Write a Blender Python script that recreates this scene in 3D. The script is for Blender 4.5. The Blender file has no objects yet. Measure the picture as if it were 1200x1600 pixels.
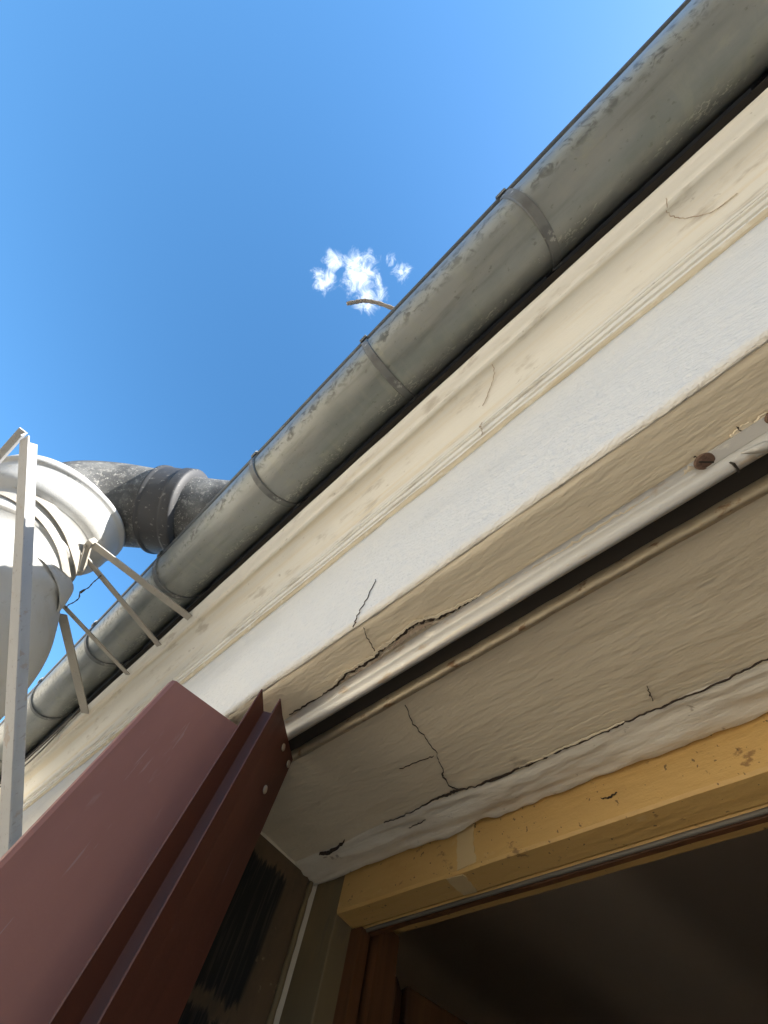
import bpy, bmesh, math, random
from mathutils import Vector, Matrix, noise
R = math.radians
random.seed(7)
scene = bpy.context.scene
H = 5.2                                   # height of the camera above the street

# ------------------------------------------------------------------ camera
cam_d = bpy.data.cameras.new('camera'); cam = bpy.data.objects.new('camera', cam_d)
scene.collection.objects.link(cam); scene.camera = cam
cam_d.sensor_fit = 'VERTICAL'; cam_d.sensor_height = 24; cam_d.sensor_width = 18
cam_d.lens = 24 * 601 / 1600; cam_d.clip_start = .01; cam_d.clip_end = 3000
dX = Vector((0.72716463, -0.59158175, -0.34822784))
dY = Vector((0.66185396, 0.73880121, 0.12697285))
dZ = Vector((0.18215633, -0.32280615, 0.92877083))
cx = Vector((dX.x, dY.x, dZ.x)); cy = Vector((dX.y, dY.y, dZ.y)); cz = Vector((dX.z, dY.z, dZ.z))
m = Matrix((cx, -cy, -cz)).transposed().to_4x4(); m.translation = (0, 0, H); cam.matrix_world = m

# ------------------------------------------------------------------ sky, sun, exposure
SUN_EL, SUN_AZ = 36, 72                   # azimuth from +Y (behind the house) towards +X
w = bpy.data.worlds.new('World'); scene.world = w; w.use_nodes = True
nt = w.node_tree; nt.nodes.clear()
def N(t, ty, **k):
    n = t.nodes.new(ty)
    for a, b in k.items():
        if a in n.inputs: n.inputs[a].default_value = b
        else: setattr(n, a, b)
    return n
sky = N(nt, 'ShaderNodeTexSky', sky_type='NISHITA', sun_disc=False, sun_elevation=R(SUN_EL), sun_rotation=R(SUN_AZ),
        air_density=1.0, dust_density=0.4, ozone_density=1.6, altitude=0)
bgn = N(nt, 'ShaderNodeBackground', Strength=.115)
out = N(nt, 'ShaderNodeOutputWorld')
tc = N(nt, 'ShaderNodeTexCoord')
# small wispy clouds high over the eaves: an angular patch of noise round one direction of the sky
CL = [((-.024, -.335, 1.0), .078, 1.0), ((-.040, -.285, 1.0), .060, .95), ((-.096, -.387, 1.0), .048, .85), ((-.050, -.392, 1.0), .040, .75), ((.046, -.268, 1.0), .036, .85), ((.045, -.30, 1.0), .024, .7)]
noi = N(nt, 'ShaderNodeTexNoise', Scale=34.0, Detail=10.0, Roughness=.66, Distortion=.9)
nt.links.new(tc.outputs['Generated'], noi.inputs['Vector'])
acc = None
for (d, rad, s) in CL:
    dist = N(nt, 'ShaderNodeVectorMath', operation='DISTANCE'); dist.inputs[1].default_value = Vector(d).normalized()
    nt.links.new(tc.outputs['Generated'], dist.inputs[0])
    mr = N(nt, 'ShaderNodeMapRange', interpolation_type='SMOOTHSTEP'); mr.inputs[1].default_value = rad; mr.inputs[2].default_value = rad * .1
    mr.inputs[3].default_value = 0; mr.inputs[4].default_value = s
    nt.links.new(dist.outputs['Value'], mr.inputs[0])
    if acc is None: acc = mr.outputs[0]
    else:
        a = N(nt, 'ShaderNodeMath', operation='MAXIMUM'); nt.links.new(acc, a.inputs[0]); nt.links.new(mr.outputs[0], a.inputs[1]); acc = a.outputs[0]
ad = N(nt, 'ShaderNodeMath', operation='MULTIPLY_ADD'); nt.links.new(acc, ad.inputs[0]); ad.inputs[1].default_value = .40
nt.links.new(noi.outputs['Fac'], ad.inputs[2])
cr = N(nt, 'ShaderNodeMapRange', interpolation_type='SMOOTHSTEP'); nt.links.new(ad.outputs[0], cr.inputs[0])
cr.inputs[1].default_value = .62; cr.inputs[2].default_value = 1.16
gate = N(nt, 'ShaderNodeMapRange', interpolation_type='SMOOTHSTEP'); nt.links.new(acc, gate.inputs[0]); gate.inputs[2].default_value = .35
gm_ = N(nt, 'ShaderNodeMath', operation='MULTIPLY'); nt.links.new(gate.outputs[0], gm_.inputs[0]); nt.links.new(cr.outputs[0], gm_.inputs[1])
mx = N(nt, 'ShaderNodeMix', data_type='RGBA'); nt.links.new(gm_.outputs[0], mx.inputs[0])
hs = N(nt, 'ShaderNodeHueSaturation', Hue=.495, Saturation=1.26, Value=1.08); nt.links.new(sky.outputs[0], hs.inputs['Color']); nt.links.new(hs.outputs[0], mx.inputs[6]); mx.inputs[7].default_value = (5.6, 6.0, 6.5, 1)
nt.links.new(mx.outputs[2], bgn.inputs['Color']); nt.links.new(bgn.outputs[0], out.inputs[0])

sun_d = bpy.data.lights.new('sun', 'SUN'); sun = bpy.data.objects.new('sun', sun_d); scene.collection.objects.link(sun)
sun_d.energy = 5.0; sun_d.angle = R(.5); sun_d.color = (1, .95, .87)
sv = Vector((math.cos(R(SUN_EL)) * math.sin(R(SUN_AZ)), math.cos(R(SUN_EL)) * math.cos(R(SUN_AZ)), math.sin(R(SUN_EL))))
sun.rotation_euler = sv.to_track_quat('Z', 'Y').to_euler(); sun.location = (2, 3, H + 8)
vs = scene.view_settings; vs.view_transform = 'Standard'; vs.look = 'None'; vs.gamma = 1; vs.exposure = 1.52; vs.use_curve_mapping = False
scene.cycles.max_bounces = 10; scene.cycles.diffuse_bounces = 6

# ------------------------------------------------------------------ materials
def mat(name, col, rough=.8, metal=0., layers=(), bumps=(), spec=.5):
    """layers: (scale xyz, detail, lo, hi, colour, strength, distortion) noise patches over the base colour
       bumps : (scale xyz, detail, distance, kind) summed as bump"""
    mt = bpy.data.materials.new(name); mt.use_nodes = True; t = mt.node_tree; t.nodes.clear()
    o = N(t, 'ShaderNodeOutputMaterial'); p = N(t, 'ShaderNodeBsdfPrincipled', Roughness=rough, Metallic=metal)
    p.inputs['Specular IOR Level'].default_value = spec
    t.links.new(p.outputs[0], o.inputs[0]); co = N(t, 'ShaderNodeTexCoord')
    cur = None
    for i, L in enumerate(layers):
        sc, det, lo, hi, c2, st = L[:6]; dis = L[6] if len(L) > 6 else 0
        mp = N(t, 'ShaderNodeMapping'); mp.inputs['Scale'].default_value = sc; mp.inputs['Location'].default_value = (i * 3.7, i * 1.3, i * 5.1)
        t.links.new(co.outputs['Object'], mp.inputs[0])
        n = N(t, 'ShaderNodeTexNoise', Scale=1.0, Detail=det, Roughness=.6, Distortion=dis); t.links.new(mp.outputs[0], n.inputs['Vector'])
        r = N(t, 'ShaderNodeMapRange', interpolation_type='SMOOTHSTEP'); t.links.new(n.outputs['Fac'], r.inputs[0])
        r.inputs[1].default_value = lo; r.inputs[2].default_value = hi; r.inputs[4].default_value = st
        x = N(t, 'ShaderNodeMix', data_type='RGBA'); t.links.new(r.outputs[0], x.inputs[0])
        if cur is None: x.inputs[6].default_value = (*col, 1)
        else: t.links.new(cur, x.inputs[6])
        x.inputs[7].default_value = (*c2, 1); cur = x.outputs[2]
    if cur is None: p.inputs['Base Color'].default_value = (*col, 1)
    else: t.links.new(cur, p.inputs['Base Color'])
    prev = None
    for i, B in enumerate(bumps):
        sc, det, ds = B[:3]; kind = B[3] if len(B) > 3 else 'noise'
        mp = N(t, 'ShaderNodeMapping'); mp.inputs['Scale'].default_value = sc; mp.inputs['Location'].default_value = (i * 2.1, i * 7.3, i)
        if len(B) > 4: mp.inputs['Rotation'].default_value = B[4]
        t.links.new(co.outputs['Object'], mp.inputs[0])
        if kind == 'noise': n = N(t, 'ShaderNodeTexNoise', Scale=1.0, Detail=det, Roughness=.6); so = n.outputs['Fac']
        else: n = N(t, 'ShaderNodeTexVoronoi', Scale=1.0, feature='SMOOTH_F1'); so = n.outputs['Distance']
        t.links.new(mp.outputs[0], n.inputs['Vector'])
        b = N(t, 'ShaderNodeBump', Strength=1.0, Distance=ds); t.links.new(so, b.inputs['Height'])
        if prev: t.links.new(prev, b.inputs['Normal'])
        prev = b.outputs[0]
    if prev: t.links.new(prev, p.inputs['Normal'])
    mt['bsdf'] = p.name
    return mt

CREAM = (.74, .655, .50)
M = {}
M['stucco'] = mat('white_stucco', (.80, .755, .665), .9, layers=[((2, 6, 6), 5, .5, .75, (.66, .62, .54), .5), ((60, 60, 60), 3, .55, .8, (.62, .6, .56), .45), ((1.2, 9, 14), 6, .58, .72, (.60, .55, .46), .35)],
    bumps=[((170, 170, 170), 3, .0024), ((45, 60, 60), 3, .0032), ((6, 14, 14), 3, .004)])
M['cornice'] = mat('cornice_paint', (.80, .775, .70), .75, layers=[((.8, 30, 22), 4, .46, .66, (.74, .64, .46), .6), ((9, 30, 30), 6, .55, .72, (.50, .45, .37), .7), ((2.2, 12, 12), 5, .55, .8, (.86, .84, .79), .7), ((35, 60, 60), 4, .66, .74, (.42, .37, .30), .6)],
    bumps=[((14, 70, 70), 4, .0016), ((90, 90, 90), 3, .0006), ((3, 9, 9), 2, .003)])
M['bead'] = mat('bead_paint', (.66, .58, .43), .85, layers=[((3, 60, 60), 5, .42, .62, (.52, .43, .29), .75), ((30, 60, 60), 5, .55, .7, (.82, .78, .68), .6)], bumps=[((60, 90, 90), 4, .002), ((8, 30, 30), 4, .003)])
M['soffit'] = mat('brushed_cream_paint', CREAM, .62, layers=[((5, 30, 30), 5, .45, .75, (.68, .60, .46), .5), ((30, 220, 30), 3, .56, .72, (.66, .60, .48), .5), ((18, 26, 26), 6, .66, .74, (.40, .33, .24), .5)],
    bumps=[((48, 230, 60), 5, .0014, 'noise', (0, 0, R(9))), ((16, 60, 40), 5, .0020, 'noise', (0, 0, R(9))), ((34, 34, 34), 6, .0014), ((9, 9, 9), 3, .002)])
M['crack'] = mat('crack_dark', (.05, .035, .025), .95)
M['chip'] = mat('exposed_render', (.42, .33, .25), .9, layers=[((60, 60, 60), 4, .5, .6, (.62, .55, .44), .8)], bumps=[((200, 200, 200), 3, .001)])
M['plaster'] = mat('rough_cream_plaster', (.72, .67, .57), .8, layers=[((8, 25, 25), 5, .5, .7, (.55, .48, .38), .6), ((50, 60, 60), 4, .66, .72, (.25, .2, .15), .7)],
    bumps=[((9, 60, 60), 5, .004), ((60, 90, 90), 4, .0012)])
M['frame'] = mat('ochre_painted_wood', (.62, .395, .14), .5, layers=[((5, 22, 22), 5, .5, .75, (.50, .29, .09), .8), ((40, 60, 60), 6, .62, .69, (.24, .13, .05), .8), ((130, 130, 130), 2, .68, .72, (.10, .06, .03), .8), ((26, 60, 60), 4, .62, .72, (.66, .47, .22), .6)],
    bumps=[((14, 90, 90), 5, .0014), ((70, 90, 90), 6, .0012)])
M['tape'] = mat('masking_tape_trace', (.62, .47, .25), .7, bumps=[((80, 80, 80), 3, .0004)])
M['seal'] = mat('grey_weather_seal', (.15, .135, .11), .5)
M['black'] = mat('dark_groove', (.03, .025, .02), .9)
M['jamb'] = mat('olive_grey_paint', (.17, .13, .07), .6, layers=[((12, 12, 5), 4, .45, .7, (.26, .18, .08), .7), ((30, 30, 10), 4, .62, .7, (.12, .1, .07), .6)], bumps=[((40, 40, 8), 4, .001)])
M['wood'] = mat('brown_varnished_wood', (.12, .05, .02), .45, layers=[((60, 60, 5), 5, .4, .7, (.06, .025, .01), .8), ((30, 30, 6), 3, .5, .7, (.18, .085, .03), .6)], bumps=[((90, 90, 9), 4, .0004)])
M['zinc'] = mat('weathered_zinc', (.285, .295, .28), .42, .4, layers=[((3, 8, 8), 5, .42, .7, (.20, .22, .205), .8), ((40, 9, 9), 4, .5, .72, (.30, .31, .26), .45), ((9, 16, 16), 6, .58, .7, (.34, .34, .27), .5), ((60, 90, 90), 3, .64, .72, (.11, .11, .10), .5)],
    bumps=[((4, 10, 10), 2, .006), ((60, 60, 60), 3, .0006)])
M['zincdark'] = mat('dark_zinc_rim', (.10, .11, .12), .5, .4, layers=[((15, 30, 30), 3, .5, .7, (.16, .17, .17), .7)])
M['strap'] = mat('grey_zinc_strap', (.17, .175, .17), .55, .3, layers=[((30, 30, 30), 5, .6, .66, (.5, .5, .46), .8), ((20, 20, 20), 3, .5, .7, (.10, .10, .10), .6)], bumps=[((60, 60, 60), 3, .0008)])
M['galv'] = mat('galvanised_rail', (.54, .53, .50), .45, .45, layers=[((5, 60, 60), 5, .5, .7, (.62, .55, .42), .7), ((25, 70, 70), 5, .58, .68, (.42, .30, .17), .6), ((30, 60, 60), 4, .62, .7, (.75, .73, .66), .8)], bumps=[((10, 120, 120), 4, .0005), ((70, 90, 90), 4, .0005)])
M['rust'] = mat('rusty_gilded_lip', (.44, .37, .26), .5, .35, layers=[((30, 60, 60), 5, .5, .62, (.50, .43, .30), .8), ((50, 80, 80), 5, .58, .66, (.20, .10, .04), .8)], bumps=[((60, 120, 120), 4, .0012)])
M['screw'] = mat('brown_rusty_screw', (.14, .085, .06), .7, .2, layers=[((300, 300, 300), 3, .5, .6, (.08, .045, .03), .7)])
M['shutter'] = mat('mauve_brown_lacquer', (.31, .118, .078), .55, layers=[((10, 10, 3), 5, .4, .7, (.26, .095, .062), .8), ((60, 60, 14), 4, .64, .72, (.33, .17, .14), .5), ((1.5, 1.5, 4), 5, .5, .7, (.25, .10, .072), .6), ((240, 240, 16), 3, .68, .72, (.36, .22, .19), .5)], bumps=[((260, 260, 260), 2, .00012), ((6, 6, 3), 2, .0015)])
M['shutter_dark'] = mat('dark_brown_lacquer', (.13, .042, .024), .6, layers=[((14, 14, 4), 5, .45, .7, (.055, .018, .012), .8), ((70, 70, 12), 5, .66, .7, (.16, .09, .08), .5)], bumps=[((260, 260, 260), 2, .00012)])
M['rivet'] = mat('pale_metal_rivet', (.50, .42, .33), .4, .5)
M['white'] = mat('white_painted_flue', (.44, .445, .44), .7, layers=[((4, 4, 4), 5, .45, .75, (.31, .295, .26), .6), ((40, 40, 40), 5, .60, .70, (.28, .26, .22), .5), ((3, 3, 14), 4, .55, .7, (.36, .33, .28), .5)], bumps=[((60, 60, 60), 4, .0008), ((200, 200, 200), 2, .0003)])
M['steel'] = mat('white_painted_angle_iron', (.37, .375, .38), .6, .0, layers=[((9, 9, 9), 5, .45, .7, (.33, .33, .32), .7), ((120, 120, 60), 4, .60, .68, (.22, .20, .18), .5), ((25, 25, 25), 5, .60, .66, (.30, .22, .15), .5)], bumps=[((150, 150, 60), 3, .0005)])
M['bar'] = mat('beige_flat_iron', (.40, .37, .32), .6, .1, layers=[((20, 20, 20), 5, .45, .7, (.37, .33, .28), .8), ((70, 70, 70), 4, .62, .7, (.24, .18, .12), .7)], bumps=[((90, 90, 90), 3, .0008)])
M['black_flue'] = mat('sooty_black_flue', (.085, .085, .083), .75, layers=[((7, 7, 7), 5, .42, .65, (.17, .17, .16), .8), ((50, 50, 50), 7, .52, .70, (.34, .33, .30), .7), ((150, 150, 150), 3, .60, .68, (.50, .48, .43), .75), ((6, 6, 6), 4, .5, .62, (.04, .04, .04), .7)], bumps=[((60, 60, 60), 4, .0015)])
M['collar'] = mat('dark_collar', (.045, .045, .047), .6, layers=[((60, 60, 60), 5, .60, .68, (.25, .24, .22), .6)], bumps=[((50, 50, 50), 3, .0008)])
M['cable'] = mat('dark_cable', (.07, .06, .05), .6)
M['twig'] = mat('grey_twig_bark', (.36, .32, .28), .9, bumps=[((90, 90, 90), 3, .002)])
M['roof'] = mat('slate_grey', (.10, .10, .11), .7, bumps=[((6, 6, 6), 3, .01)])
M['housewall'] = mat('pale_render', (.70, .66, .57), .9, layers=[((1, 1, 1), 5, .4, .7, (.58, .54, .46), .6)])
M['ceil'] = mat('shade_banded_ceiling', (.88, .70, .51), .9, layers=[((1.7, .3, 1), 1, .42, .58, (.42, .33, .24), .8)])  # soft dark bands painted in for the shading across the ceiling
M['pave'] = mat('courtyard_paving', (.30, .26, .21), .9, layers=[((.4, .4, .4), 5, .4, .7, (.24, .21, .17), .8), ((4, 4, 4), 4, .5, .7, (.34, .30, .25), .6)], bumps=[((30, 30, 30), 3, .005)])
M['wallin'] = mat('dim_interior_wall', (.55, .46, .36), .9)

def zinc_stains():
    mt = M['zinc']; t = mt.node_tree; p = t.nodes[mt['bsdf']]; base = p.inputs['Base Color'].links[0].from_socket
    co = N(t, 'ShaderNodeTexCoord'); sep = N(t, 'ShaderNodeSeparateXYZ'); t.links.new(co.outputs['Object'], sep.inputs[0])
    def ma(op, a, b=0, c=None):
        x = N(t, 'ShaderNodeMath', operation=op)
        for i, v in enumerate((a, b) if c is None else (a, b, c)):
            if isinstance(v, (int, float)): x.inputs[i].default_value = v
            else: t.links.new(v, x.inputs[i])
        return x.outputs[0]
    ang = ma('ARCTAN2', sep.outputs['Z'], sep.outputs['Y'])
    cb = N(t, 'ShaderNodeCombineXYZ'); t.links.new(sep.outputs['X'], cb.inputs[0]); t.links.new(ang, cb.inputs[1])
    def field(sx, sa, det, off, lo, hi, dis=0.):
        mp = N(t, 'ShaderNodeMapping'); mp.inputs['Scale'].default_value = (sx, sa, 1); mp.inputs['Location'].default_value = (off, off, off); t.links.new(cb.outputs[0], mp.inputs[0])
        n = N(t, 'ShaderNodeTexNoise', Scale=1.0, Detail=det, Roughness=.6, Distortion=dis); t.links.new(mp.outputs[0], n.inputs['Vector'])
        r = N(t, 'ShaderNodeMapRange', interpolation_type='SMOOTHSTEP'); t.links.new(n.outputs['Fac'], r.inputs[0]); r.inputs[1].default_value = lo; r.inputs[2].default_value = hi
        return r.outputs[0]
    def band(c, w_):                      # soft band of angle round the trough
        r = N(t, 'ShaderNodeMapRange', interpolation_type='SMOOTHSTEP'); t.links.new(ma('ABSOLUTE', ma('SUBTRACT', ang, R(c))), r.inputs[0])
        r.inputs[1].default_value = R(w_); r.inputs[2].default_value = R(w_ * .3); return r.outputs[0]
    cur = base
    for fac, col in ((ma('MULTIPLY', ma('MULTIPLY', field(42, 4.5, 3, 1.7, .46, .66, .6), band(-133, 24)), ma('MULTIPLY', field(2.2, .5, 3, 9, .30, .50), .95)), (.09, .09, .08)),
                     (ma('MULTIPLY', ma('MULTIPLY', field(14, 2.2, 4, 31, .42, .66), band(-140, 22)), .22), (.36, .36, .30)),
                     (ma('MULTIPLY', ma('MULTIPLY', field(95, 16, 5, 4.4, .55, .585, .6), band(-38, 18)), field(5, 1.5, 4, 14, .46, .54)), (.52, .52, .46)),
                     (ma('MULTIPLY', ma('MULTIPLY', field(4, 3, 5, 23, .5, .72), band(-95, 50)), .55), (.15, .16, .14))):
        x = N(t, 'ShaderNodeMix', data_type='RGBA'); t.links.new(fac, x.inputs[0]); t.links.new(cur, x.inputs[6]); x.inputs[7].default_value = (*col, 1); cur = x.outputs[2]
    t.links.new(cur, p.inputs['Base Color'])
zinc_stains()

# left reveal: ochre paint with two ragged black patches
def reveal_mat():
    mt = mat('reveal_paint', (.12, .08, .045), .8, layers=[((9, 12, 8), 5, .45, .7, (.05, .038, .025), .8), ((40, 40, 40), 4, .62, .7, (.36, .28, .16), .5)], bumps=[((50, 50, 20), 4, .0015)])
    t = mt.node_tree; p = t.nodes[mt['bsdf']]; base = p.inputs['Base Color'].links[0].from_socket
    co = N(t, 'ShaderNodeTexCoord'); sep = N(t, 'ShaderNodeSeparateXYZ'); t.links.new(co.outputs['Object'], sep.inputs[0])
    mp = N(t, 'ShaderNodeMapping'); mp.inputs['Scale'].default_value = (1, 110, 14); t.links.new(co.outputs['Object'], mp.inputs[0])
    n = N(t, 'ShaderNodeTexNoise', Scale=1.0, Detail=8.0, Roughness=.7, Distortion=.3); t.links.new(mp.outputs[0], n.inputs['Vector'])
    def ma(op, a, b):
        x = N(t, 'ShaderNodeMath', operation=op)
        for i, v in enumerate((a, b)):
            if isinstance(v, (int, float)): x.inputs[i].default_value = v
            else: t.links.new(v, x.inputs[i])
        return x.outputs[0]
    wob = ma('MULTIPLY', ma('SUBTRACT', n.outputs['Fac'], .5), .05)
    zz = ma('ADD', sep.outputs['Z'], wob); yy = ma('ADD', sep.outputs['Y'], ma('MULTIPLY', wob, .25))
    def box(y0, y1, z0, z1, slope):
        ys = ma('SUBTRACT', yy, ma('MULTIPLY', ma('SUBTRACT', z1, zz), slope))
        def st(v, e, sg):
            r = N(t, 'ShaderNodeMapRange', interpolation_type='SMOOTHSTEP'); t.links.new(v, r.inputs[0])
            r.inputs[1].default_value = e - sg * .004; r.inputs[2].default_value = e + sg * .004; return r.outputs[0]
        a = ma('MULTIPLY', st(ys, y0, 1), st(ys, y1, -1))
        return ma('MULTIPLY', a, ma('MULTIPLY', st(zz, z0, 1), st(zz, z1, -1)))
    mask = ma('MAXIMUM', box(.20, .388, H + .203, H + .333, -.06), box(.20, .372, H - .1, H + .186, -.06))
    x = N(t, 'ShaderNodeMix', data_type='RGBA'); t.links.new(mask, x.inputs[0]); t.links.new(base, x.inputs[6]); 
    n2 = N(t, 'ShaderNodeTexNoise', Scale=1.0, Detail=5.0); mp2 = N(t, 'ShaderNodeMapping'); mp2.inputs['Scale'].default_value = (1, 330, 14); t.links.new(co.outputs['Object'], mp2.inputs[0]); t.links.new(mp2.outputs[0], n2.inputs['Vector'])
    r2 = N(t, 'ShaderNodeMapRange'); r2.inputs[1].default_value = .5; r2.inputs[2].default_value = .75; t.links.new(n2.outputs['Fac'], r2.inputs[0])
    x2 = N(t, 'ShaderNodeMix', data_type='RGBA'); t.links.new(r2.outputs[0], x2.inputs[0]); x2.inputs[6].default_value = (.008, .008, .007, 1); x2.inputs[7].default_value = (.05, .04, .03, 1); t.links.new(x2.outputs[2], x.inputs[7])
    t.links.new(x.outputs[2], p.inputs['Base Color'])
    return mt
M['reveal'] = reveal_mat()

# ------------------------------------------------------------------ mesh helpers (all coordinates relative to the camera height H)
ROOT = {}
def mk(name, verts, faces, mt, parent=None, smooth=False, label=None):
    off = ROOT.get(parent.name, Vector((0, 0, 0))) if parent else Vector((0, 0, 0))
    me = bpy.data.meshes.new(name)
    me.from_pydata([Vector((v[0], v[1], v[2] + H)) - off for v in verts], [], faces)
    bm = bmesh.new(); bm.from_mesh(me); bmesh.ops.recalc_face_normals(bm, faces=bm.faces[:]); bm.to_mesh(me); bm.free()
    o = bpy.data.objects.new(name, me); scene.collection.objects.link(o)
    me.materials.append(M[mt])
    if smooth:
        for p in me.polygons: p.use_smooth = True
    if parent: o.parent = parent; ROOT[o.name] = off
    if label: o['label'] = label
    return o
def thing(name, loc, label, cat, group=None):
    e = bpy.data.objects.new(name, None); scene.collection.objects.link(e); e.empty_display_size = .1
    e.location = (loc[0], loc[1], loc[2] + H); ROOT[e.name] = Vector(e.location)
    tag(e, label, cat, group); return e
def tag(o, label, cat, group=None):
    o['label'] = label; o['category'] = cat
    if group: o['group'] = group
    return o
class MB:
    def __init__(s): s.v = []; s.f = []
    def add(s, v, f):
        b = len(s.v); s.v += [tuple(p) for p in v]; s.f += [tuple(i + b for i in q) for q in f]; return s
    def box(s, x0, x1, y0, y1, z0, z1):
        return s.add([(x, y, z) for x in (x0, x1) for y in (y0, y1) for z in (z0, z1)],
                     [(0, 1, 3, 2), (4, 6, 7, 5), (0, 4, 5, 1), (2, 3, 7, 6), (0, 2, 6, 4), (1, 5, 7, 3)])
    def bar(s, a, b, wdt, th, side):
        a, b = Vector(a), Vector(b); d = (b - a).normalized(); sd = Vector(side); sd = (sd - d * sd.dot(d)).normalized(); n = d.cross(sd)
        v = [p + sd * i * wdt / 2 + n * j * th / 2 for p in (a, b) for i, j in ((-1, -1), (1, -1), (1, 1), (-1, 1))]
        return s.add(v, [(0, 1, 2, 3), (4, 5, 6, 7), (0, 1, 5, 4), (1, 2, 6, 5), (2, 3, 7, 6), (3, 0, 4, 7)])
    def build(s, name, mt, parent=None, smooth=False, label=None): return mk(name, s.v, s.f, mt, parent, smooth, label)
def bev(o, wd, seg=2):
    b = o.modifiers.new('bevel', 'BEVEL'); b.width = wd; b.segments = seg; b.limit_method = 'ANGLE'; return o
def extr(prof, x0, x1, n, jit=0., js=8., closed=False, thick=0):
    """extrude a (y,z) profile along X with n segments and a hand-made unevenness"""
    v = []; f = []; k = len(prof)
    for i in range(n + 1):
        x = x0 + (x1 - x0) * i / n
        for j, (y, z) in enumerate(prof):
            if jit:
                q = noise.noise_vector(Vector((x * js, y * 14, z * 14))) * jit
                v.append((x, y + q.y, z + q.z))
            else: v.append((x, y, z))
    for i in range(n):
        for j in range(k if closed else k - 1):
            a = i * k + j; b = i * k + (j + 1) % k; f.append((a, b, b + k, a + k))
    if closed: f += [tuple(range(k)), tuple(n * k + j for j in range(k))]
    return v, f
def sweep(path, radii, seg=24, cap=True, inner=None):
    """tube along a path with a radius per point"""
    P = [Vector(p) for p in path]; v = []; f = []
    t0 = (P[1] - P[0]).normalized(); nrm = t0.orthogonal().normalized()
    for i, p in enumerate(P):
        t = (P[min(i + 1, len(P) - 1)] - P[max(i - 1, 0)]).normalized()
        nrm = (nrm - t * nrm.dot(t)).normalized(); b = t.cross(nrm)
        for k in range(seg):
            a = 2 * math.pi * k / seg; v.append(p + (nrm * math.cos(a) + b * math.sin(a)) * radii[i])
    for i in range(len(P) - 1):
        for k in range(seg):
            a = i * seg + k; b2 = i * seg + (k + 1) % seg; f.append((a, b2, b2 + seg, a + seg))
    if cap: f += [tuple(range(seg)), tuple((len(P) - 1) * seg + k for k in range(seg))]
    return v, f
def catmull(pts, n=8):
    P = [Vector(p) for p in pts]; P = [P[0] * 2 - P[1]] + P + [P[-1] * 2 - P[-2]]; o = []
    for i in range(1, len(P) - 2):
        for k in range(n):
            t = k / n; a, b, c, d = P[i - 1:i + 3]
            o.append(.5 * ((2 * b) + (c - a) * t + (2 * a - 5 * b + 4 * c - d) * t * t + (3 * b - a - 3 * c + d) * t ** 3))
    return o + [P[-2]]
def ribbon(pts, widths, plane, level, rough=.0010, sub=6, seed=0, th=.0012, jag=(.5, 1.35)):
    """irregular sliver (crack, chip) lying on a plane: plane 'z' (x,y) or 'y' (x,z); given a little thickness"""
    rnd = random.Random(seed); P = []
    for i in range(len(pts) - 1):
        for k in range(sub):
            t = k / sub; P.append((Vector(pts[i]).lerp(Vector(pts[i + 1]), t), widths[i] * (1 - t) + widths[i + 1] * t))
    P.append((Vector(pts[-1]), widths[-1]))
    v = []; f = []; n = len(P)
    for i, (p, wd) in enumerate(P):
        a, b = P[max(i - 1, 0)][0], P[min(i + 1, n - 1)][0]; d = (b - a).normalized(); nn = Vector((-d.y, d.x))
        c = p + nn * rnd.uniform(-rough, rough)
        for s_ in (1, -1):
            q = c + nn * s_ * wd * .5 * rnd.uniform(*jag)
            for l in (level, level + th): v.append((q.x, q.y, l) if plane == 'z' else (q.x, l, q.y))
    for i in range(n - 1):
        a = i * 4; b = a + 4; f += [(a, b, b + 2, a + 2), (a + 1, a + 3, b + 3, b + 1), (a, a + 1, b + 1, b), (a + 2, b + 2, b + 3, a + 3)]
    f += [(0, 2, 3, 1), (n * 4 - 4, n * 4 - 3, n * 4 - 1, n * 4 - 2)]
    return v, f

# ------------------------------------------------------------------ ground and unseen buildings added to shape the light
g = MB(); g.add([(-600, -600, -H), (600, -600, -H), (600, 600, -H), (-600, 600, -H)], [(0, 1, 2, 3)])
o = g.build('ground', 'pave'); o['kind'] = 'structure'

def block(name, label, x0, x1, y0, y1, z1, face, wins):
    t = thing(name, ((x0 + x1) / 2, (y0 + y1) / 2, -H), label, 'building')
    b = MB(); b.box(x0, x1, y0, y1, -H, z1); b.build('wall', 'added_wall', t)
    b = MB(); b.box(x0 - .25, x1 + .25, y0 - .25, y1 + .25, z1 + .001, z1 + .25); b.build('roof', 'roof', t)
    for (u, z) in wins:
        b = MB()
        if face == 'y': b.box(u - .5, u + .5, y1 + .001, y1 + .03, z, z + 1.5)
        else: b.box(x1 + .001, x1 + .03, u - .5, u + .5, z, z + 1.5)
        fr = b.build('window', 'steel', t)
        for k in (-1, 1):
            b = MB(); c = u + k * .235; 
            if face == 'y': b.box(c - .2, c + .2, y1 + .031, y1 + .034, z + .06, z + 1.44)
            else: b.box(x1 + .031, x1 + .034, c - .2, c + .2, z + .06, z + 1.44)
            b.build('window_pane', 'pane', fr)
M['pane'] = mat('dark_window_glass', (.03, .035, .04), .08)
M['added_wall'] = mat('warm_pale_render', (.82, .755, .64), .9, layers=[((1, 1, 1), 5, .4, .7, (.76, .69, .57), .6)])
block('bounce_building', 'added warm pale bounce building across the courtyard', -12, 12, -17, -10, 3.6, 'y', [(u, z) for u in (-9, -6, -3, 0, 3, 6, 9) for z in (-4, -1, 1.8)])  # unseen block added to throw warm bounce light at the eaves
block('bounce_wing', 'added sunlit pale bounce wing left of the window', -11, -5.6, -9.4, -.35, 1.75, 'x', [(u, z) for u in (-8, -3.4) for z in (-4, -1)])  # unseen wing added to send sunlit bounce in from the left
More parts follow.
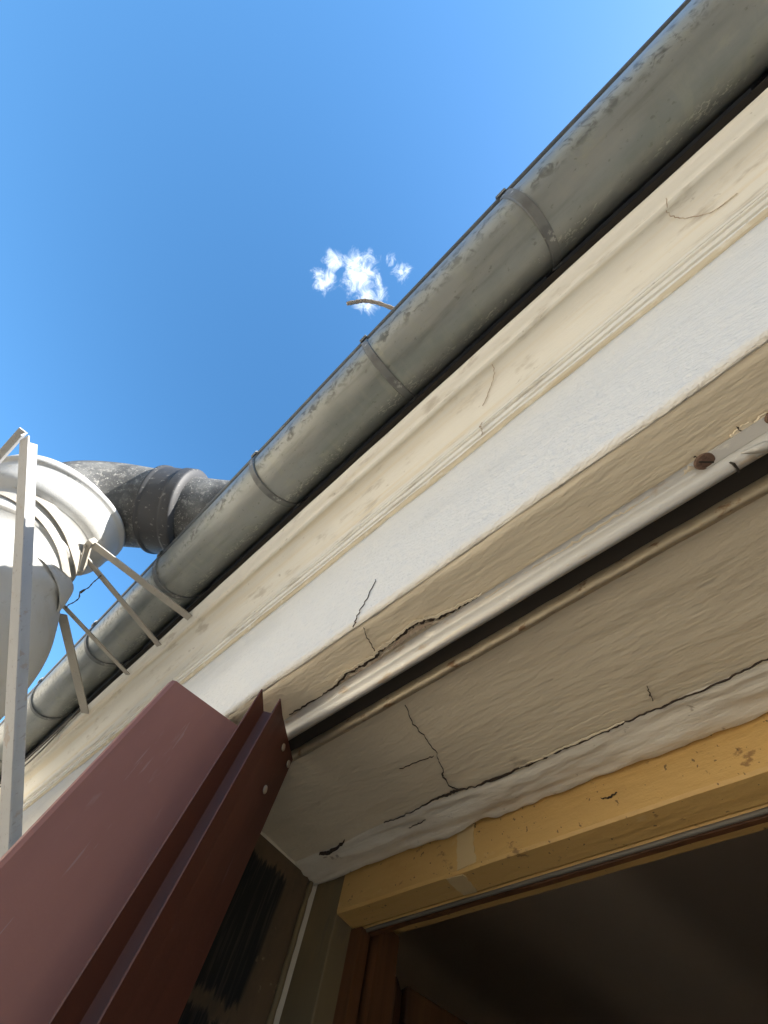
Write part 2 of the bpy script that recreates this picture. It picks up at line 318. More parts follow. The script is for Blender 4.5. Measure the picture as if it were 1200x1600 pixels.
block('shading_block', 'added tall rendered block shading the courtyard from the right', 9, 14, -9.4, -.5, 3.0, 'x', [])  # unseen block added to keep the sun off the near paving

# ------------------------------------------------------------------ the house
WY = .132                                  # face of the wall
SZ = .36                                   # underside of the window head
X0, X1 = -7.0, 6.0
house = thing('house', (0, 0, -H), 'pale rendered house with cracked cream cornice above the window', 'house')
b = MB()
b.box(X0, -.64, WY, .56, -H, SZ + .012)     # piers, sill, lintel as butted blocks
b.box(.55, X1, WY, .56, -H, SZ + .012)
b.box(-.64, .55, WY, .56, -H, -.95)
b.box(X0, X1, .56, .60, -H, -.95); b.box(X0, -.70, .56, .60, -.95, .95); b.box(.61, X1, .56, .60, -.95, .95); b.box(-.70, .61, .56, .60, SZ + .03, .95)
b.box(X0, X0 + .3, .60, 6, -H, 1.0); b.box(X1 - .3, X1, .60, 6, -H, 1.0); b.box(X0, X1, 6, 6.3, -H, 1.0)
b.build('wall', 'housewall', house)
# lintel with rough white stucco face, finely divided so its lower arris can wander
prof = [(.50, SZ + .013), (WY + .01, SZ + .013), (WY, SZ + .002), (WY, SZ + .03)] + [(WY, SZ + .03 + .43 * k / 12) for k in range(1, 13)] + [(.50, .821)]
v, f = extr(prof, X0, X1, 900, .0022, 9)
mk('lintel', v, f, 'stucco', house, True, 'rough white stucco band above the window opening')
# mouldings under the cornice: quirks and rounds
def rnd(cy_, cz_, r_, a0, a1, n=6): return [(cy_ + r_ * math.cos(R(a0 + (a1 - a0) * k / n)), cz_ + r_ * math.sin(R(a0 + (a1 - a0) * k / n))) for k in range(n + 1)]
prof = [(.15, .8295), (.1240, .8295), (.1240, .8345), (.1210, .8400), (.1265, .8432), (.1265, .8445), (.1175, .8445), (.1160, .8460), (.1160, .8500), (.1130, .8560), (.1185, .8592), (.1185, .8605), (.1105, .8605)] + rnd(.1105, .8635, .0030, -90, -190, 4) + [(.1075, .8670), (.1125, .8692), (.1060, .8700), (.1055, .8760), (.1045, .8880), (.15, .8885)]
v, f = extr(prof, X0, X1, 1100, .0011, 7)
mk('bead_moulding', v, f, 'cornice', house, False, 'cream bead mouldings below the cove')
prof = [(.15, .8205), (.1305, .8212), (.1280, .8240), (.1240, .8268), (.1222, .8285), (.15, .8290)]
v, f = extr(prof, X0, X1, 1100, .0016, 16)
mk('rough_edge', v, f, 'bead', house, True, 'rough ochre edge above the white stucco')
prof = [(.15, .8895), (.1045, .8895)]
c0 = (.0245, .978)
prof += [(c0[0] + (.1035 - c0[0]) * math.cos(a), .892 + (c0[1] - .892) * math.sin(a)) for a in [R(90 * k / 12) for k in range(13)]]
prof += [(.0240, .9715), (.0150, .9700), (.0125, .9735), (.0105, .9800), (.004, .982), (-.006, .984), (-.0145, .990), (-.0185, .998), (-.0195, 1.010), (-.0195, 1.040), (.12, 1.045), (.50, 1.045)]
v, f = extr(prof, X0, X1, 1100, .0013, 7)
mk('cornice', v, f, 'cornice', house, True)
# eaves board and roof
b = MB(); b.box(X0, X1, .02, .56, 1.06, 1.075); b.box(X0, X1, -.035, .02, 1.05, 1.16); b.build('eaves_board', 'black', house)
b = MB(); b.add([(X0, -.11, 1.142), (X1, -.11, 1.142), (X1, 3.2, 2.75), (X0, 3.2, 2.75), (X0, -.11, 1.162), (X1, -.11, 1.162), (X1, 3.2, 2.78), (X0, 3.2, 2.78), (X0, 6.5, 1.1), (X1, 6.5, 1.1), (X1, 6.5, 1.13), (X0, 6.5, 1.13)],
    [(0, 1, 2, 3), (4, 5, 6, 7), (0, 1, 5, 4), (3, 2, 9, 8), (7, 6, 10, 11), (8, 9, 10, 11), (0, 3, 7, 4), (1, 2, 6, 5), (3, 8, 11, 7), (2, 9, 10, 6)])
b.build('roof', 'roof', house)
# room behind the window
b = MB(); b.box(X0 + .3, X1 - .3, .61, 6, .70, .75); b.build('ceiling', 'ceil', house)
b = MB(); b.box(-2.6, -2.5, .60, 5.9, -2.0, .699); b.box(2.0, 2.1, .60, 5.9, -2.0, .699); b.box(-2.5, 2.0, 4.4, 4.5, -2.0, .699); b.box(-2.6, 2.1, .60, 4.5, -2.1, -2.0)
b.build('room_wall', 'wallin', house)

# soffit of the window head
NX, NY = 420, 60
v = []; f = []
for i in range(NX + 1):
    x = -.64 + 1.19 * i / NX
    for j in range(NY + 1):
        t = j / NY; y = WY + .0015 + (.40 - WY) * t
        e = noise.noise(Vector((x * 16, 3, 0))) * .0028 + noise.noise(Vector((x * 60, 3, 9))) * .0016 if j == 0 else 0
        z = SZ + noise.noise(Vector((x * 5, y * 22, 1))) * .0016 + noise.noise(Vector((x * 22, y * 60, 4))) * .0006
        if j == 0: z += .003
        v.append((x, y + e, z))
for i in range(NX):
    for j in range(NY): a = i * (NY + 1) + j; f.append((a, a + 1, a + NY + 2, a + NY + 1))
soffit = mk('window_soffit', v, f, 'soffit', house, True, 'cracked cream brush painted underside of the window head')
# bulging strip of plaster between the long crack and the frame
v = []; f = []; NP = 12
for i in range(NX + 1):
    x = -.64 + 1.19 * i / NX
    ya = .3905 + noise.noise(Vector((x * 9, 0, 5))) * .004; yb = .4435 + noise.noise(Vector((x * 14, 7, 0))) * .004 + noise.noise(Vector((x * 50, 7, 3))) * .002
    for j in range(NP + 1):
        t = j / NP; y = ya + (yb - ya) * t
        z = SZ - .0015 - .004 * math.sin(math.pi * min(1, t * 1.1)) - .009 * t ** 3 + noise.noise(Vector((x * 34, y * 110, 3))) * .0022 + noise.noise(Vector((x * 9, y * 80, 8))) * .0045 + abs(noise.noise(Vector((x * 14 + 3, y * 160, 5)))) * .004
        if j == NP: z = SZ + .004
        if j == 0: z = SZ + .002
        v.append((x, y, z))
for i in range(NX):
    for j in range(NP): a = i * (NP + 1) + j; f.append((a, a + 1, a + NP + 2, a + NP + 1))
mk('plaster_strip', v, f, 'plaster', house, True, 'bulging pale plaster strip along the window frame')

def crack(pts, wd, plane='z', level=SZ - .0022, seed=1, **k):
    v, f = ribbon(pts, wd, plane, level, seed=seed, **k); return mk('crack', v, f, 'crack', soffit if plane == 'z' else house)
main = [(-.421, .186), (-.391, .187), (-.36, .187), (-.335, .186), (-.309, .18), (-.286, .18), (-.262, .18), (-.253, .177), (-.233, .173), (-.206, .170), (-.192, .170), (-.182, .172), (-.168, .178), (-.149, .180), (-.132, .182), (-.114, .183)]
main = [(x, y - (.008 if x < -.3 else .0055 if x < -.24 else .002)) for x, y in main]
crack(main, [.001, .0018, .001, .0022, .0032, .0045, .005, .0022, .003, .0032, .0024, .003, .0032, .002, .003, .001], seed=3, rough=.0014)
ch = [(x, y + .0042) for x, y in main[3:15]]
v, f = ribbon(ch, [.001, .003, .006, .005, .001, .004, .006, .005, .003, .002, .005, .001], 'z', SZ - .0030, .001, seed=5); mk('paint_chip', v, f, 'chip', soffit)
edge = [(-.114, .1835), (-.081, .184), (-.03, .184), (-.007, .184), (.029, .184), (.051, .186), (.085, .186), (.096, .183), (.125, .183), (.136, .179), (.16, .18), (.30, .181), (.54, .182)]
v, f = ribbon(edge, [.002, .0015, .002, .0028, .002, .003, .002, .005, .003, .006, .004, .003, .002], 'z', SZ - .0042, .0012, 10, seed=9, th=.002); mk('paint_ridge', v, f, 'soffit', soffit)
v, f = ribbon([(x, y + .0022) for x, y in edge], [.001] * 13, 'z', SZ - .0024, .0006, 10, seed=19); mk('crack', v, f, 'crack', soffit)
crack([(.104, .1805), (.1045, .178), (.102, .1765)], [.001, .001, .0006], seed=2, level=SZ - .0044, sub=3)
crack([(.136, .1815), (.138, .178), (.1365, .174)], [.0012, .001, .0006], seed=4, level=SZ - .0044, sub=3)
crack([(-.246, .137), (-.252, .149), (-.254, .158), (-.258, .171)], [.0004, .0007, .0006, .0008], seed=6)
crack([(-.28, .246), (-.291, .274), (-.291, .298), (-.296, .325), (-.304, .344), (-.313, .358), (-.318, .374), (-.312, .386)], [.0003, .0005, .0003, .0004, .0003, .0018, .0004, .0014], seed=7, rough=.0016)
crack([(-.355, .322), (-.34, .324), (-.318, .324), (-.302, .327)], [.0002, .0004, .0004, .0003], seed=8)
crack([(-.442, .387), (-.418, .389), (-.384, .388), (-.348, .384), (-.327, .386), (-.311, .386), (-.289, .391), (-.262, .3915), (-.223, .392), (-.192, .392), (-.165, .391), (-.134, .3915), (-.11, .391), (-.089, .390), (-.064, .390), (-.037, .391), (-.011, .391), (.014, .391), (.037, .388), (.057, .387), (.2, .389), (.5, .39)],
      [.0008, .0012, .0009, .002, .004, .003, .0006, .0038, .0012, .0014, .0009, .0012, .0016, .0011, .001, .0016, .001, .0015, .0012, .001, .001, .001], seed=10, rough=.0012, level=SZ - .0032)
crack([(-.047, .361), (-.051, .373), (-.051, .38)], [.0005, .0008, .0005], seed=11)
crack([(-.581, .392), (-.566, .397), (-.548, .395), (-.522, .389)], [.0008, .0036, .0026, .0006], seed=12, level=SZ - .0055, th=.004)
crack([(-.411, .406), (-.393, .405), (-.38, .403)], [.0004, .0010, .0004], seed=13, level=SZ - .0078, th=.001)
def lip(pts, off, wd, level, seed):
    v, f = ribbon([(x, y + off) for x, y in pts], wd, 'z', level, .0009, 8, seed=seed, th=.0016, jag=(.4, 1.6)); mk('lifted_paint', v, f, 'soffit', soffit)
lip(main[3:], -.0034, [.001, .003, .003, .002, .004, .003, .002, .003, .002, .002, .003, .002, .001], SZ - .0036, 41)
LC = [(-.289, .391), (-.262, .3915), (-.223, .392), (-.192, .392), (-.165, .391), (-.134, .3915), (-.11, .391), (-.089, .390), (-.064, .390), (-.037, .391), (-.011, .391), (.014, .391), (.037, .388), (.057, .387)]
lip(LC[2:8], -.0020, [.0004, .0012, .0008, .0014, .0008, .0003], SZ - .0036, 42)
crack([(-.253, .472), (-.254, .422), (-.259, .404), (-.261, .385), (-.258, .364)], [.0003, .0007, .0005, .0008, .0005], 'y', WY - .0016, seed=14, rough=.002)
for pts in ([(.487, .0068, .9655), (.481, .032, .9745), (.491, .056, .9685), (.519, .081, .9475), (.56, .085, .945)], [(.074, .026, .974), (.066, .044, .972), (.034, .066, .962), (.003, .082, .947)], [(-.02, .1042, .888), (-.03, .106, .868), (-.028, .1065, .852), (-.035, .119, .842)]):
    P = catmull(pts, 7); rn = random.Random(3); P = [p + Vector((rn.uniform(-.002, .002), 0, -.0006)) for p in P]
    v, f = sweep(P, [.0009] * len(P), 5); mk('crack', v, f, 'chip', house)

# left reveal of the opening
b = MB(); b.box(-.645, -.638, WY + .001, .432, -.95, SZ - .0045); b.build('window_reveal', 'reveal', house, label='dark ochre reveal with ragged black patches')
pa = [(-.634, .428 + .003 * noise.noise(Vector((0, 0, z * .2))), SZ - .01 - z * .01) for z in range(0, 120)]
v, f = sweep(pa, [.0042 * (1 + .4 * noise.noise(Vector((z * .8, 0, 0)))) for z in range(120)], 8); mk('caulk_bead', v, f, 'jamb', house, True)
b = MB(); b.box(-.66, .57, .08, .134, -1.0, -.95); b.build('window_sill', 'housewall', house)

# ------------------------------------------------------------------ window: fixed frame and the open inner sash
win = thing('window', (-.04, .46, -.95), 'ochre painted wooden window frame under the cracked soffit', 'window')
FZ = .31
prof = [(.4446, SZ + .008), (.4446, FZ + .003), (.4462, FZ), (.4790, FZ - .001), (.4800, FZ + .001), (.4800, FZ + .012), (.4835, FZ + .012), (.4835, FZ + .0005),
        (.4850, FZ - .001), (.4930, FZ - .001), (.4945, FZ + .0005), (.4945, FZ + .02), (.545, FZ + .02), (.545, SZ + .008)]
v, f = extr(prof, -.575, .49, 400, .0006, 20, True)
head = mk('frame_head', v, f, 'frame', win, False, 'ochre top rail of the window frame')
b = MB(); b.box(-.575, .49, .4802, .4834, FZ + .004, FZ + .0125); b.build('groove', 'black', head)
v, f = sweep([(-.57 + 1.06 * k / 60, .4866 + .0004 * noise.noise(Vector((k * .6, 0, 0))), FZ - .0022) for k in range(61)], [.0024] * 61, 8)
mk('weather_seal', v, f, 'seal', head, True)
v, f = extr([(.490, FZ - .0012), (.491, FZ - .0042), (.4965, FZ - .0046), (.4975, FZ + .001)], -.57, .49, 160, .0008, 25); mk('rebate_lip', v, f, 'wood', head)
v, f = ribbon([(-.345, SZ - .002), (-.346, .335), (-.344, .3135)], [.028, .026, .028], 'y', .4446 - .0012, .0004, 8, seed=21, th=.001, jag=(.92, 1.08)); mk('tape_trace', v, f, 'tape', head)
v, f = ribbon([(-.364, .446), (-.365, .462), (-.366, .4785)], [.026, .024, .020], 'z', FZ - .0022, .0004, 8, seed=22, th=.001, jag=(.92, 1.08)); mk('tape_trace', v, f, 'tape', head)
crk = ribbon([(-.16, .334), (-.149, .3325), (-.141, .3345)], [.0006, .0016, .0008], 'y', .4446 - .0014, .0008, 6, seed=23); mk('paint_flake', crk[0], crk[1], 'black', head)
for s_, xa, xb in ((-1, -.64, -.575), (1, .49, .55)):
    b = MB(); b.box(xa, xb, .4446, .545, -.95, SZ + .006)
    st = b.build('frame_stile', 'jamb', win, label='olive grey painted stile of the window frame'); bev(st, .002)
    xi = xb if s_ < 0 else xa
    b = MB(); lo, hi = sorted((xi, xi - s_ * .022)); b.box(lo, hi, .4765, .4940, -.95, FZ - .003); b.build('stop_bead', 'wood', st)
    b = MB(); lo, hi = sorted((xi - s_ * .006, xi - s_ * .034)); b.box(lo, hi, .5000, .5400, -.95, FZ + .012); b.build('stop_bead', 'wood', st)
b = MB(); b.box(-.575, .49, .4446, .545, -.95, -.88); bev(b.build('frame_sill', 'frame', win), .004)
# left sash swung into the room
sash = thing('window_sash', (-.555, .57, -.87), 'brown wooden casement swung open into the dark room', 'window sash')
b = MB(); b.bar((-.60, .575, -.87), (-.60, .575, .30), .05, .04, (1, .6, 0)); bev(b.build('sash_stile', 'wood', sash), .003)
b = MB()
for zz in (.285, -.85):
    b = MB(); b.bar((-.61, .62, zz), (-.50, 1.02, zz), .05, .045, (0, 0, 1)); bev(b.build('sash_rail', 'wood', sash), .003)
b = MB(); b.bar((-.485, 1.045, -.87), (-.485, 1.045, .31), .05, .045, (1, .3, 0)); bev(b.build('sash_stile', 'wood', sash), .003)
gm = bpy.data.materials.new('window_glass'); gm.use_nodes = True; gp = gm.node_tree.nodes['Principled BSDF']
gp.inputs['Transmission Weight'].default_value = 1; gp.inputs['Roughness'].default_value = .02; gp.inputs['Base Color'].default_value = (.9, .93, .92, 1); M['glass'] = gm
b = MB(); b.bar((-.608, .625, -.28), (-.502, 1.015, -.28), 1.09, .004, (0, 0, 1)); b.build('glass_pane', 'glass', sash)

# ------------------------------------------------------------------ metal track under the window head
rail = thing('shutter_track', (0, .205, SZ), 'stained galvanised metal track screwed to the cream soffit', 'metal track')
prof = [(.1790, SZ - .0035), (.1870, SZ - .0045), (.1880, SZ - .0080), (.1895, SZ - .0130), (.1920, SZ - .0170), (.1955, SZ - .0190), (.1985, SZ - .0182), (.2003, SZ - .0155), (.2010, SZ - .011), (.2012, SZ - .0012)]
v, f = extr(prof, -.56, .545, 260, .0004, 14); mk('channel', v, f, 'galv', rail, True)
b = MB(); b.box(-.56, .545, .2013, .2240, SZ - .0022, SZ - .0012); b.build('slot', 'black', rail)
prof = [(.2235, SZ - .0022), (.2222, SZ - .0100), (.2226, SZ - .0140), (.2242, SZ - .0160), (.2266, SZ - .0162), (.2300, SZ - .0140), (.2330, SZ - .0095), (.2350, SZ - .0055), (.2382, SZ - .0030)]
v, f = extr(prof, -.56, .545, 300, .0009, 30); mk('lip', v, f, 'rust', rail, True, 'rusty stained back lip of the track')
b = MB(); b.add([(.095, .179, SZ - .0052), (.30, .179, SZ - .0052), (.30, .1880, SZ - .0092), (.104, .1880, SZ - .0092), (.095, .179, SZ - .004), (.30, .179, SZ - .004), (.30, .1880, SZ - .0066), (.104, .1880, SZ - .0066)],
    [(0, 1, 2, 3), (4, 5, 6, 7), (0, 1, 5, 4), (1, 2, 6, 5), (2, 3, 7, 6), (3, 0, 4, 7)]); b.build('fixing_plate', 'galv', rail)
b = MB(); b.box(.1155, .1170, .1905, .2000, SZ - .0200, SZ - .010); b.build('joint', 'black', rail)
for sx, sy in ((.1055, .1828), (.160, .1828), (.34, .1828)):
    pts = []; fs = []
    for rr, zz in ((.0068, -.0062), (.0062, -.0082), (.0035, -.0092)):
        pts += [(sx + rr * 1.15 * math.cos(2 * math.pi * k / 20), sy + rr * math.sin(2 * math.pi * k / 20), SZ + zz) for k in range(20)]
    for i in range(2):
        for k in range(20): a = i * 20 + k; c = i * 20 + (k + 1) % 20; fs.append((a, c, c + 20, a + 20))
    fs.append(tuple(40 + k for k in range(20)))
    s = mk('screw', pts, fs, 'screw', rail, False)
    b = MB(); b.bar((sx - .004, sy - .0035, SZ - .0094), (sx + .004, sy + .0035, SZ - .0094), .0014, .0008, (1, -1, 0)); b.build('screw_slot', 'black', s)
P = catmull([(.1235, .186, SZ - .0205), (.132, .189, SZ - .022), (.145, .193, SZ - .0225), (.170, .197, SZ - .020)], 6)
v, f = sweep(P, [.0008 + .0034 * min(1, k / 8) for k in range(len(P))], 10); mk('catch_pin', v, f, 'galv', rail, True)

# ------------------------------------------------------------------ folded metal shutter at the left reveal
sh = thing('folded_shutter', (-.47, .12, -.9), 'mauve brown metal shutter leaf folded against the left reveal', 'shutter')
TZ, BZ = SZ - .017, -.92
def sheet(prof, zt, zb, th=.0016):
    """thin folded sheet: (x,y) outline extruded vertically, zt may be a list of heights"""
    n = len(prof); zt = zt if isinstance(zt, (list, tuple)) else [zt] * n; v = []; f = []
    P = [Vector(p) for p in prof]
    for s_ in (0, 1):
        for i, p in enumerate(P):
            a, b2 = P[max(i - 1, 0)], P[min(i + 1, n - 1)]; d = (b2 - a).normalized(); q = p + Vector((-d.y, d.x)) * th * s_
            v += [(q.x, q.y, zt[i]), (q.x, q.y, zb)]
    m2 = 2 * n
    for i in range(n - 1):
        a = 2 * i; f += [(a, a + 2, a + 3, a + 1), (m2 + a, m2 + a + 1, m2 + a + 3, m2 + a + 2), (a, m2 + a, m2 + a + 2, a + 2), (a + 1, a + 3, m2 + a + 3, m2 + a + 1)]
    f += [(0, 1, m2 + 1, m2), (m2 - 2, 2 * m2 - 2, 2 * m2 - 1, m2 - 1)]
    return v, f
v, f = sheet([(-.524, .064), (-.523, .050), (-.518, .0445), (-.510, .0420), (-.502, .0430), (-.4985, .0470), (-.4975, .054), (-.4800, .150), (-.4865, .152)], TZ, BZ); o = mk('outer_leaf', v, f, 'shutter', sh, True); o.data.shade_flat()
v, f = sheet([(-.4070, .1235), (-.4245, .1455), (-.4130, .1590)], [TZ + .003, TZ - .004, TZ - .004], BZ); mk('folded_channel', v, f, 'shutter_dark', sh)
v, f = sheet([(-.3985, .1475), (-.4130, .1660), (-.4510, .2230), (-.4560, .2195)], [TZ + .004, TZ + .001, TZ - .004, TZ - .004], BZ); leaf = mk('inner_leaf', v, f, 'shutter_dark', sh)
v, f = sheet([(-.527, .066), (-.548, .235), (-.556, .240), (-.578, .070), (-.586, .066), (-.604, .245), (-.612, .248), (-.630, .075)], TZ - .002, BZ); mk('gap_blocker_leaf', v, f, 'shutter_dark', sh)  # unseen leaves added to close the light gap beside the reveal
def rivet(t, z):
    a, c = Vector((-.4130, .1660, 0)), Vector((-.4510, .2230, 0)); p = a.lerp(c, t); d = (c - a).normalized(); n = Vector((-d.y, d.x, 0))
    if n.dot(-p) < 0: n = -n
    u = Vector((0, 0, 1)); v = []; f = []
    for rr, hh in ((.0042, .0006), (.0040, .0016), (.0024, .0024)):
        v += [p + n * (hh + .0016) + (d * math.cos(2 * math.pi * k / 16) + u * math.sin(2 * math.pi * k / 16)) * rr + u * z for k in range(16)]
    for i in range(2):
        for k in range(16): q = i * 16 + k; c2 = i * 16 + (k + 1) % 16; f.append((q, c2, c2 + 16, q + 16))
    f.append(tuple(32 + k for k in range(16))); mk('rivet', v, f, 'rivet', leaf, False)
RV = [(.45, .325), (.85, .325), (.50, .275)]
for t, z in RV: rivet(t, z)

# ------------------------------------------------------------------ gutter
GY, GZ, GR = -.141, 1.100, .0955
gut = thing('gutter', (0, GY, GZ), 'weathered grey green half round zinc gutter along the eaves', 'gutter')
prof = [(GY + GR * math.cos(a), GZ + GR * math.sin(a)) for a in [R(180 + 180 * k / 32) for k in range(33)]] + [(GY + GR, GZ + .05)]
inn = [(GY + (GR - .003) * math.cos(a), GZ + (GR - .003) * math.sin(a)) for a in [R(360 - 180 * k / 32) for k in range(33)]]
prof2 = prof + [(GY + GR - .003, GZ + .05)] + inn
v, f = extr(prof2, X0, X1, 300, .0012, 2.2, True); mk('trough', v, f, 'zinc', gut, True)
v, f = sweep([(X0 + (X1 - X0) * k / 60, GY - GR - .003, GZ + .003) for k in range(61)], [.0085] * 61, 14); mk('rolled_rim', v, f, 'zincdark', gut, True)
def strap():
    wd = .011; v = []; f = []
    ang = [R(176 + 178 * k / 30) for k in range(31)]
    for k, a in enumerate(ang):
        for dx, dr in ((-wd, .001), (-wd * .8, .005), (wd * .8, .005), (wd, .001)):
            v.append((dx, GY + (GR + dr) * math.cos(a), GZ + (GR + dr) * math.sin(a)))
    for k in range(30):
        for j in range(3): a = k * 4 + j; f.append((a, a + 1, a + 5, a + 4))
    b = MB(); b.add(v, f)
    P = [(0, GY - GR - .003 + .0125 * math.cos(a), GZ + .003 + .0125 * math.sin(a)) for a in [R(60 + 180 * k / 12) for k in range(13)]]
    for k in range(12): b.bar(P[k], P[k + 1], wd * 2, .003, (1, 0, 0))
    b.box(-wd, wd, GY + GR + .001, GY + GR + .006, GZ - .02, GZ + .055)
    return b.build('gutter_strap', 'strap', gut)
st0 = strap()
for i, x in enumerate((.318, -.125, -.607, -1.167, -1.685, -2.215, -2.74, -3.25, .80, 1.28, -3.75)):
    o = st0 if i == 0 else st0.copy()
    if i: scene.collection.objects.link(o); o.parent = gut
    o.location.x = x; o.rotation_euler.x = R([0, 1, -.6, .8, 0, .5, -.4, 0, 0, 0, 0][i])
# ------------------------------------------------------------------ twig standing out of the gutter
P = catmull([(.03, -.19, 1.07), (-.004, -.232, 1.118), (-.016, -.25, 1.131), (-.039, -.293, 1.136), (-.061, -.322, 1.136), (-.076, -.333, 1.132), (-.101, -.347, 1.118)], 6)
v, f = sweep(P, [.0052 + .0007 * math.sin(k * 1.9) for k in range(len(P))], 8)
k = len(P) - 12
tag(mk('twig', v, f, 'twig', None, True), 'short curved grey twig poking out over the gutter rim', 'twig')

# ------------------------------------------------------------------ flue: black elbow, white bell, white pipe, lower bend
flue = thing('flue_pipe', (-1.42, -.45, .3), 'large white and sooty black flue pipe rising beyond the gutter', 'flue pipe')
BX, BY = -1.31, -.585
A = [(BX, BY, .96), (BX, BY, 1.06), (-1.30, -.572, 1.15), (-1.262, -.520, 1.212), (-1.20, -.437, 1.25), (-1.12, -.342, 1.27), (-1.03, -.237, 1.29), (-.93, -.13, 1.31), (-.78, 0.04, 1.35)]
P = catmull(A, 26); n = len(P); rad = []
for i in range(n):
    t = i / (n - 1); r_ = .168 - .012 * max(0, t - .25) / .35 if t < .6 else .148
    if t > .6: r_ = .148
    rad.append(r_)
v, f = sweep(P, rad, 72); mk('black_elbow', v, f, 'black_flue', flue, True, 'sooty black elbow running back over the roof')
i0, i1 = int(n * .55), int(n * .68)
Q = P[i0:i1]; m_ = len(Q); rr = []
for i in range(m_):
    t = i / (m_ - 1); rr.append(.166 if i == 0 else .177 if t < .12 else .172 if t < .70 else .178 if t < .93 else .174 if i < m_ - 1 else .15)
v, f = sweep(Q, rr, 72); mk('elbow_collar', v, f, 'collar', flue, True, 'smooth dark collar on the elbow')
def axis(z):                                # the shaft leans a little towards the wall as it comes down
    t = max(0, (1.05 - z)); return Vector((BX - .12 * t, BY + .30 * t, z))
zs = [(1.052, .190), (1.050, .224), (1.045, .231), (1.036, .232), (1.031, .227), (1.028, .2215), (1.020, .2205), (.975, .218), (.958, .214), (.946, .204), (.938, .190), (.925, .184), (.91, .183), (.875, .183), (.872, .188), (.862, .188), (.859, .182), (.80, .182), (.74, .182)]
v, f = sweep([axis(z) for z, r_ in zs], [r_ for z, r_ in zs], 96, False); o = mk('white_shaft', v, f, 'white', flue, True, 'white painted shaft with a wide bell collar')
ax = axis(.75)
cps = [axis(.785), axis(.782), axis(.765), (-1.355, -.475, .735), (-1.39, -.445, .712), (-1.46, -.405, .70), (-1.60, -.375, .70), (-1.95, -.37, .70), (-2.6, -.37, .70)]
P = catmull(cps, 6); rr = []
for i, p in enumerate(P): rr.append(.185 if i == 0 else .216 if i < 6 else .222 if i < 15 else .214 if i < 18 else .202)
v, f = sweep(P, rr, 72); mk('lower_bend', v, f, 'white', flue, True, 'white lower bend in the shade')
# ------------------------------------------------------------------ iron bracket: angle posts
br = thing('angle_iron_bracket', (-1.19, .09, .345), 'white painted angle iron bracket arm in front of the flue', 'bracket')
P1 = Vector((-.8924, -.6198, .800)) * .985; P2 = Vector((-1.1844, .0909, .345)) * .97; P2 = P1 + (P2 - P1) * 1.3
def angle_iron(a, b_, w1, s1, s2, name, lab=None):
    b = MB(); s1 = Vector(s1).normalized(); s2 = Vector(s2).normalized(); a = Vector(a); b_ = Vector(b_)
    d_ = (b_ - a).normalized(); s1p = (s1 - d_ * s1.dot(d_)).normalized(); s2p = d_.cross(s1p)
    if s2p.dot(s2) < 0: s2p = -s2p
    v = []; th = .004; h = w1 / 2
    for p in (a, b_):
        for (u, q) in ((-h, 0), (h, 0), (h, th), (-h + th, th), (-h + th, w1), (-h, w1)): v.append(p + s1p * u + s2p * q)
    f = [(k, (k + 1) % 6, (k + 1) % 6 + 6, k + 6) for k in range(6)] + [(0, 1, 2, 3), (0, 3, 4, 5), (6, 7, 8, 9), (6, 9, 10, 11)]
    b.add(v, f); return bev(b.build(name, 'steel', br, label=lab), .0008, 2)
angle_iron(P1, P2, .036, (1, .1, .1), (-.3, -.3, 1), 'angle_arm')
angle_iron(P1 + Vector((.004, -.006, .006)), (-1.26, -.666, .791), .020, (0, .3, -1), (0, -1, 0), 'angle_arm')
stay = thing('iron_stay_bracket', (-1.5, -.01, .98), 'fan of four flat iron stays from cornice edge to flue', 'iron stays')
for i, (a, c) in enumerate([((-1.179, -.389, .950), (-1.149, -.004, .979)), ((-1.225, -.384, .935), (-1.349, -.004, .979)), ((-1.385, -.309, .88), (-1.578, -.002, .979)), ((-1.42, -.294, .88), (-1.934, -.002, .979))]):
    b = MB(); b.bar(a, c, (.027, .019, .017, .030)[i], .004, [(1, .1, .05), (1, .3, .1), (1, .5, 0), (.8, .5, .1)][i]); b.build('flat_bar', 'bar', stay)
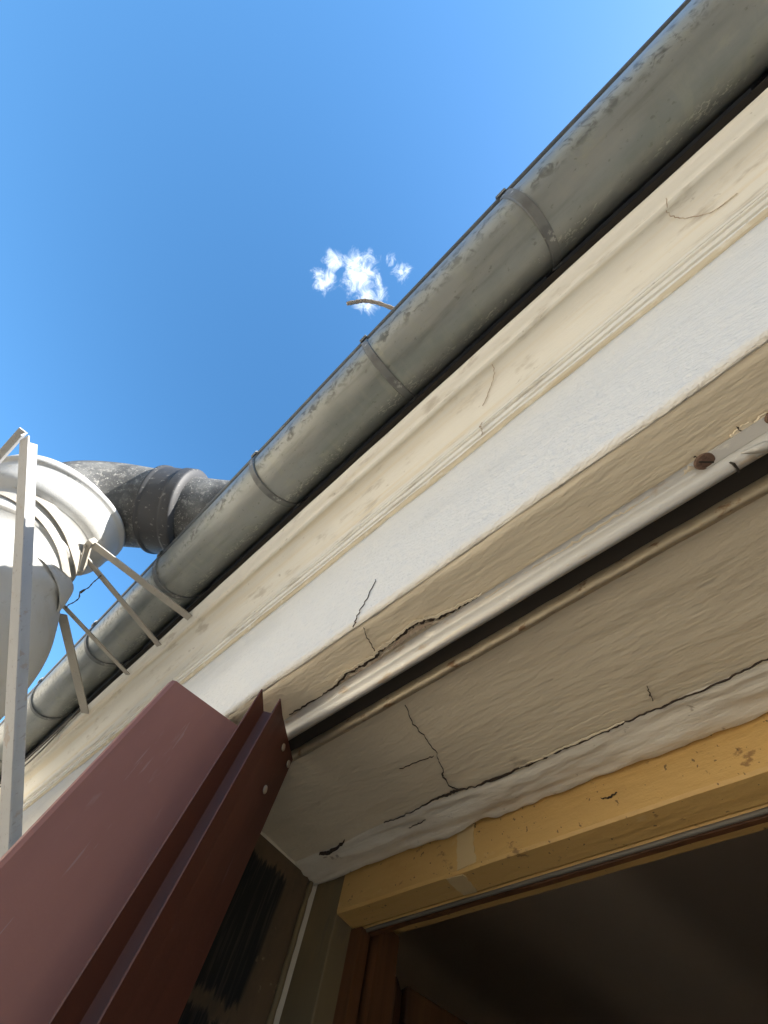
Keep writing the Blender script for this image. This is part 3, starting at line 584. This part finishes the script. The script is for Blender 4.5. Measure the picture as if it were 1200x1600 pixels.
def strapband(name, pts, wd, th):
    P = catmull(pts, 8); b = MB(); v = []; c0_ = axis(.9)
    for i, p in enumerate(P):
        n_ = Vector((p.x - axis(p.z).x, p.y - axis(p.z).y, 0)).normalized(); d_ = (P[min(i + 1, len(P) - 1)] - P[max(i - 1, 0)]).normalized(); s_ = d_.cross(n_).normalized()
        v += [p - s_ * wd / 2, p + s_ * wd / 2, p + s_ * wd / 2 + n_ * th, p - s_ * wd / 2 + n_ * th]
    f = []
    for i in range(len(P) - 1):
        for k in range(4): a = i * 4 + k; c = i * 4 + (k + 1) % 4; f.append((a, c, c + 4, a + 4))
    f += [(0, 1, 2, 3), tuple(len(v) - 4 + k for k in range(4))]
    b.add(v, f); return b.build(name, 'bar', stay)
def onp(a, z, r_): c = axis(z); return (c.x + r_ * math.cos(R(a)), c.y + r_ * math.sin(R(a)), z)
strapband('clamp_strap', [onp(a, .905 + .0 * a, .190 + .010 * (a > 55) + .04 * max(0, (a - 60)) / 30) for a in (-60, -30, 0, 25, 45, 60, 68)] + [(-1.190, -.398, .945)], .028, .004)
strapband('clamp_strap', [(-1.400, -.312, .878), onp(78, .865, .205), onp(60, .865, .191), onp(30, .865, .190), onp(0, .865, .190), onp(-40, .865, .190), onp(-80, .865, .190)], .022, .003)
b = MB(); b.box(-1.205, -1.165, -.405, -.385, .938, .962); bev(b.build('clamp_bolt', 'bar', stay), .004)

# twisted wire and loose cables
rn = random.Random(5); P = catmull([Vector((-1.2586, -.3027, .93)).lerp(Vector((-1.3656, -.2953, .885)), k / 7) + Vector((rn.uniform(-.003, .003), rn.uniform(-.004, .004), rn.uniform(-.004, .004))) for k in range(-1, 9)], 5)
v, f = sweep(P, [.0016 + .0010 * (i % 4 == 0) + .0022 * (20 < i < 25) for i in range(len(P))], 7); tag(mk('twisted_wire', v, f, 'cable', None, True), 'short twisted rusty wire between the iron stays', 'wire')
for i, (lab, pts) in enumerate([('dark cable looped round the outermost stay on the cornice edge', [(-1.93, -.030, 1.000), (-1.965, -.028, .992), (-2.15, -.024, .985), (-2.45, -.022, .975), (-2.9, -.024, .99), (-3.6, -.022, .98)]),
                                 ('thin dark cable sagging lowest along the cornice crown', [(-1.935, -.032, 1.004), (-1.99, -.026, .975), (-2.2, -.012, .962), (-2.5, -.006, .955), (-3.0, -.014, .965), (-3.7, -.018, .97)])]):
    P = catmull(pts, 8); v, f = sweep(P, [.0045 - .001 * i] * len(P), 8); tag(mk('cable', v, f, 'cable', None, True), lab, 'cable')
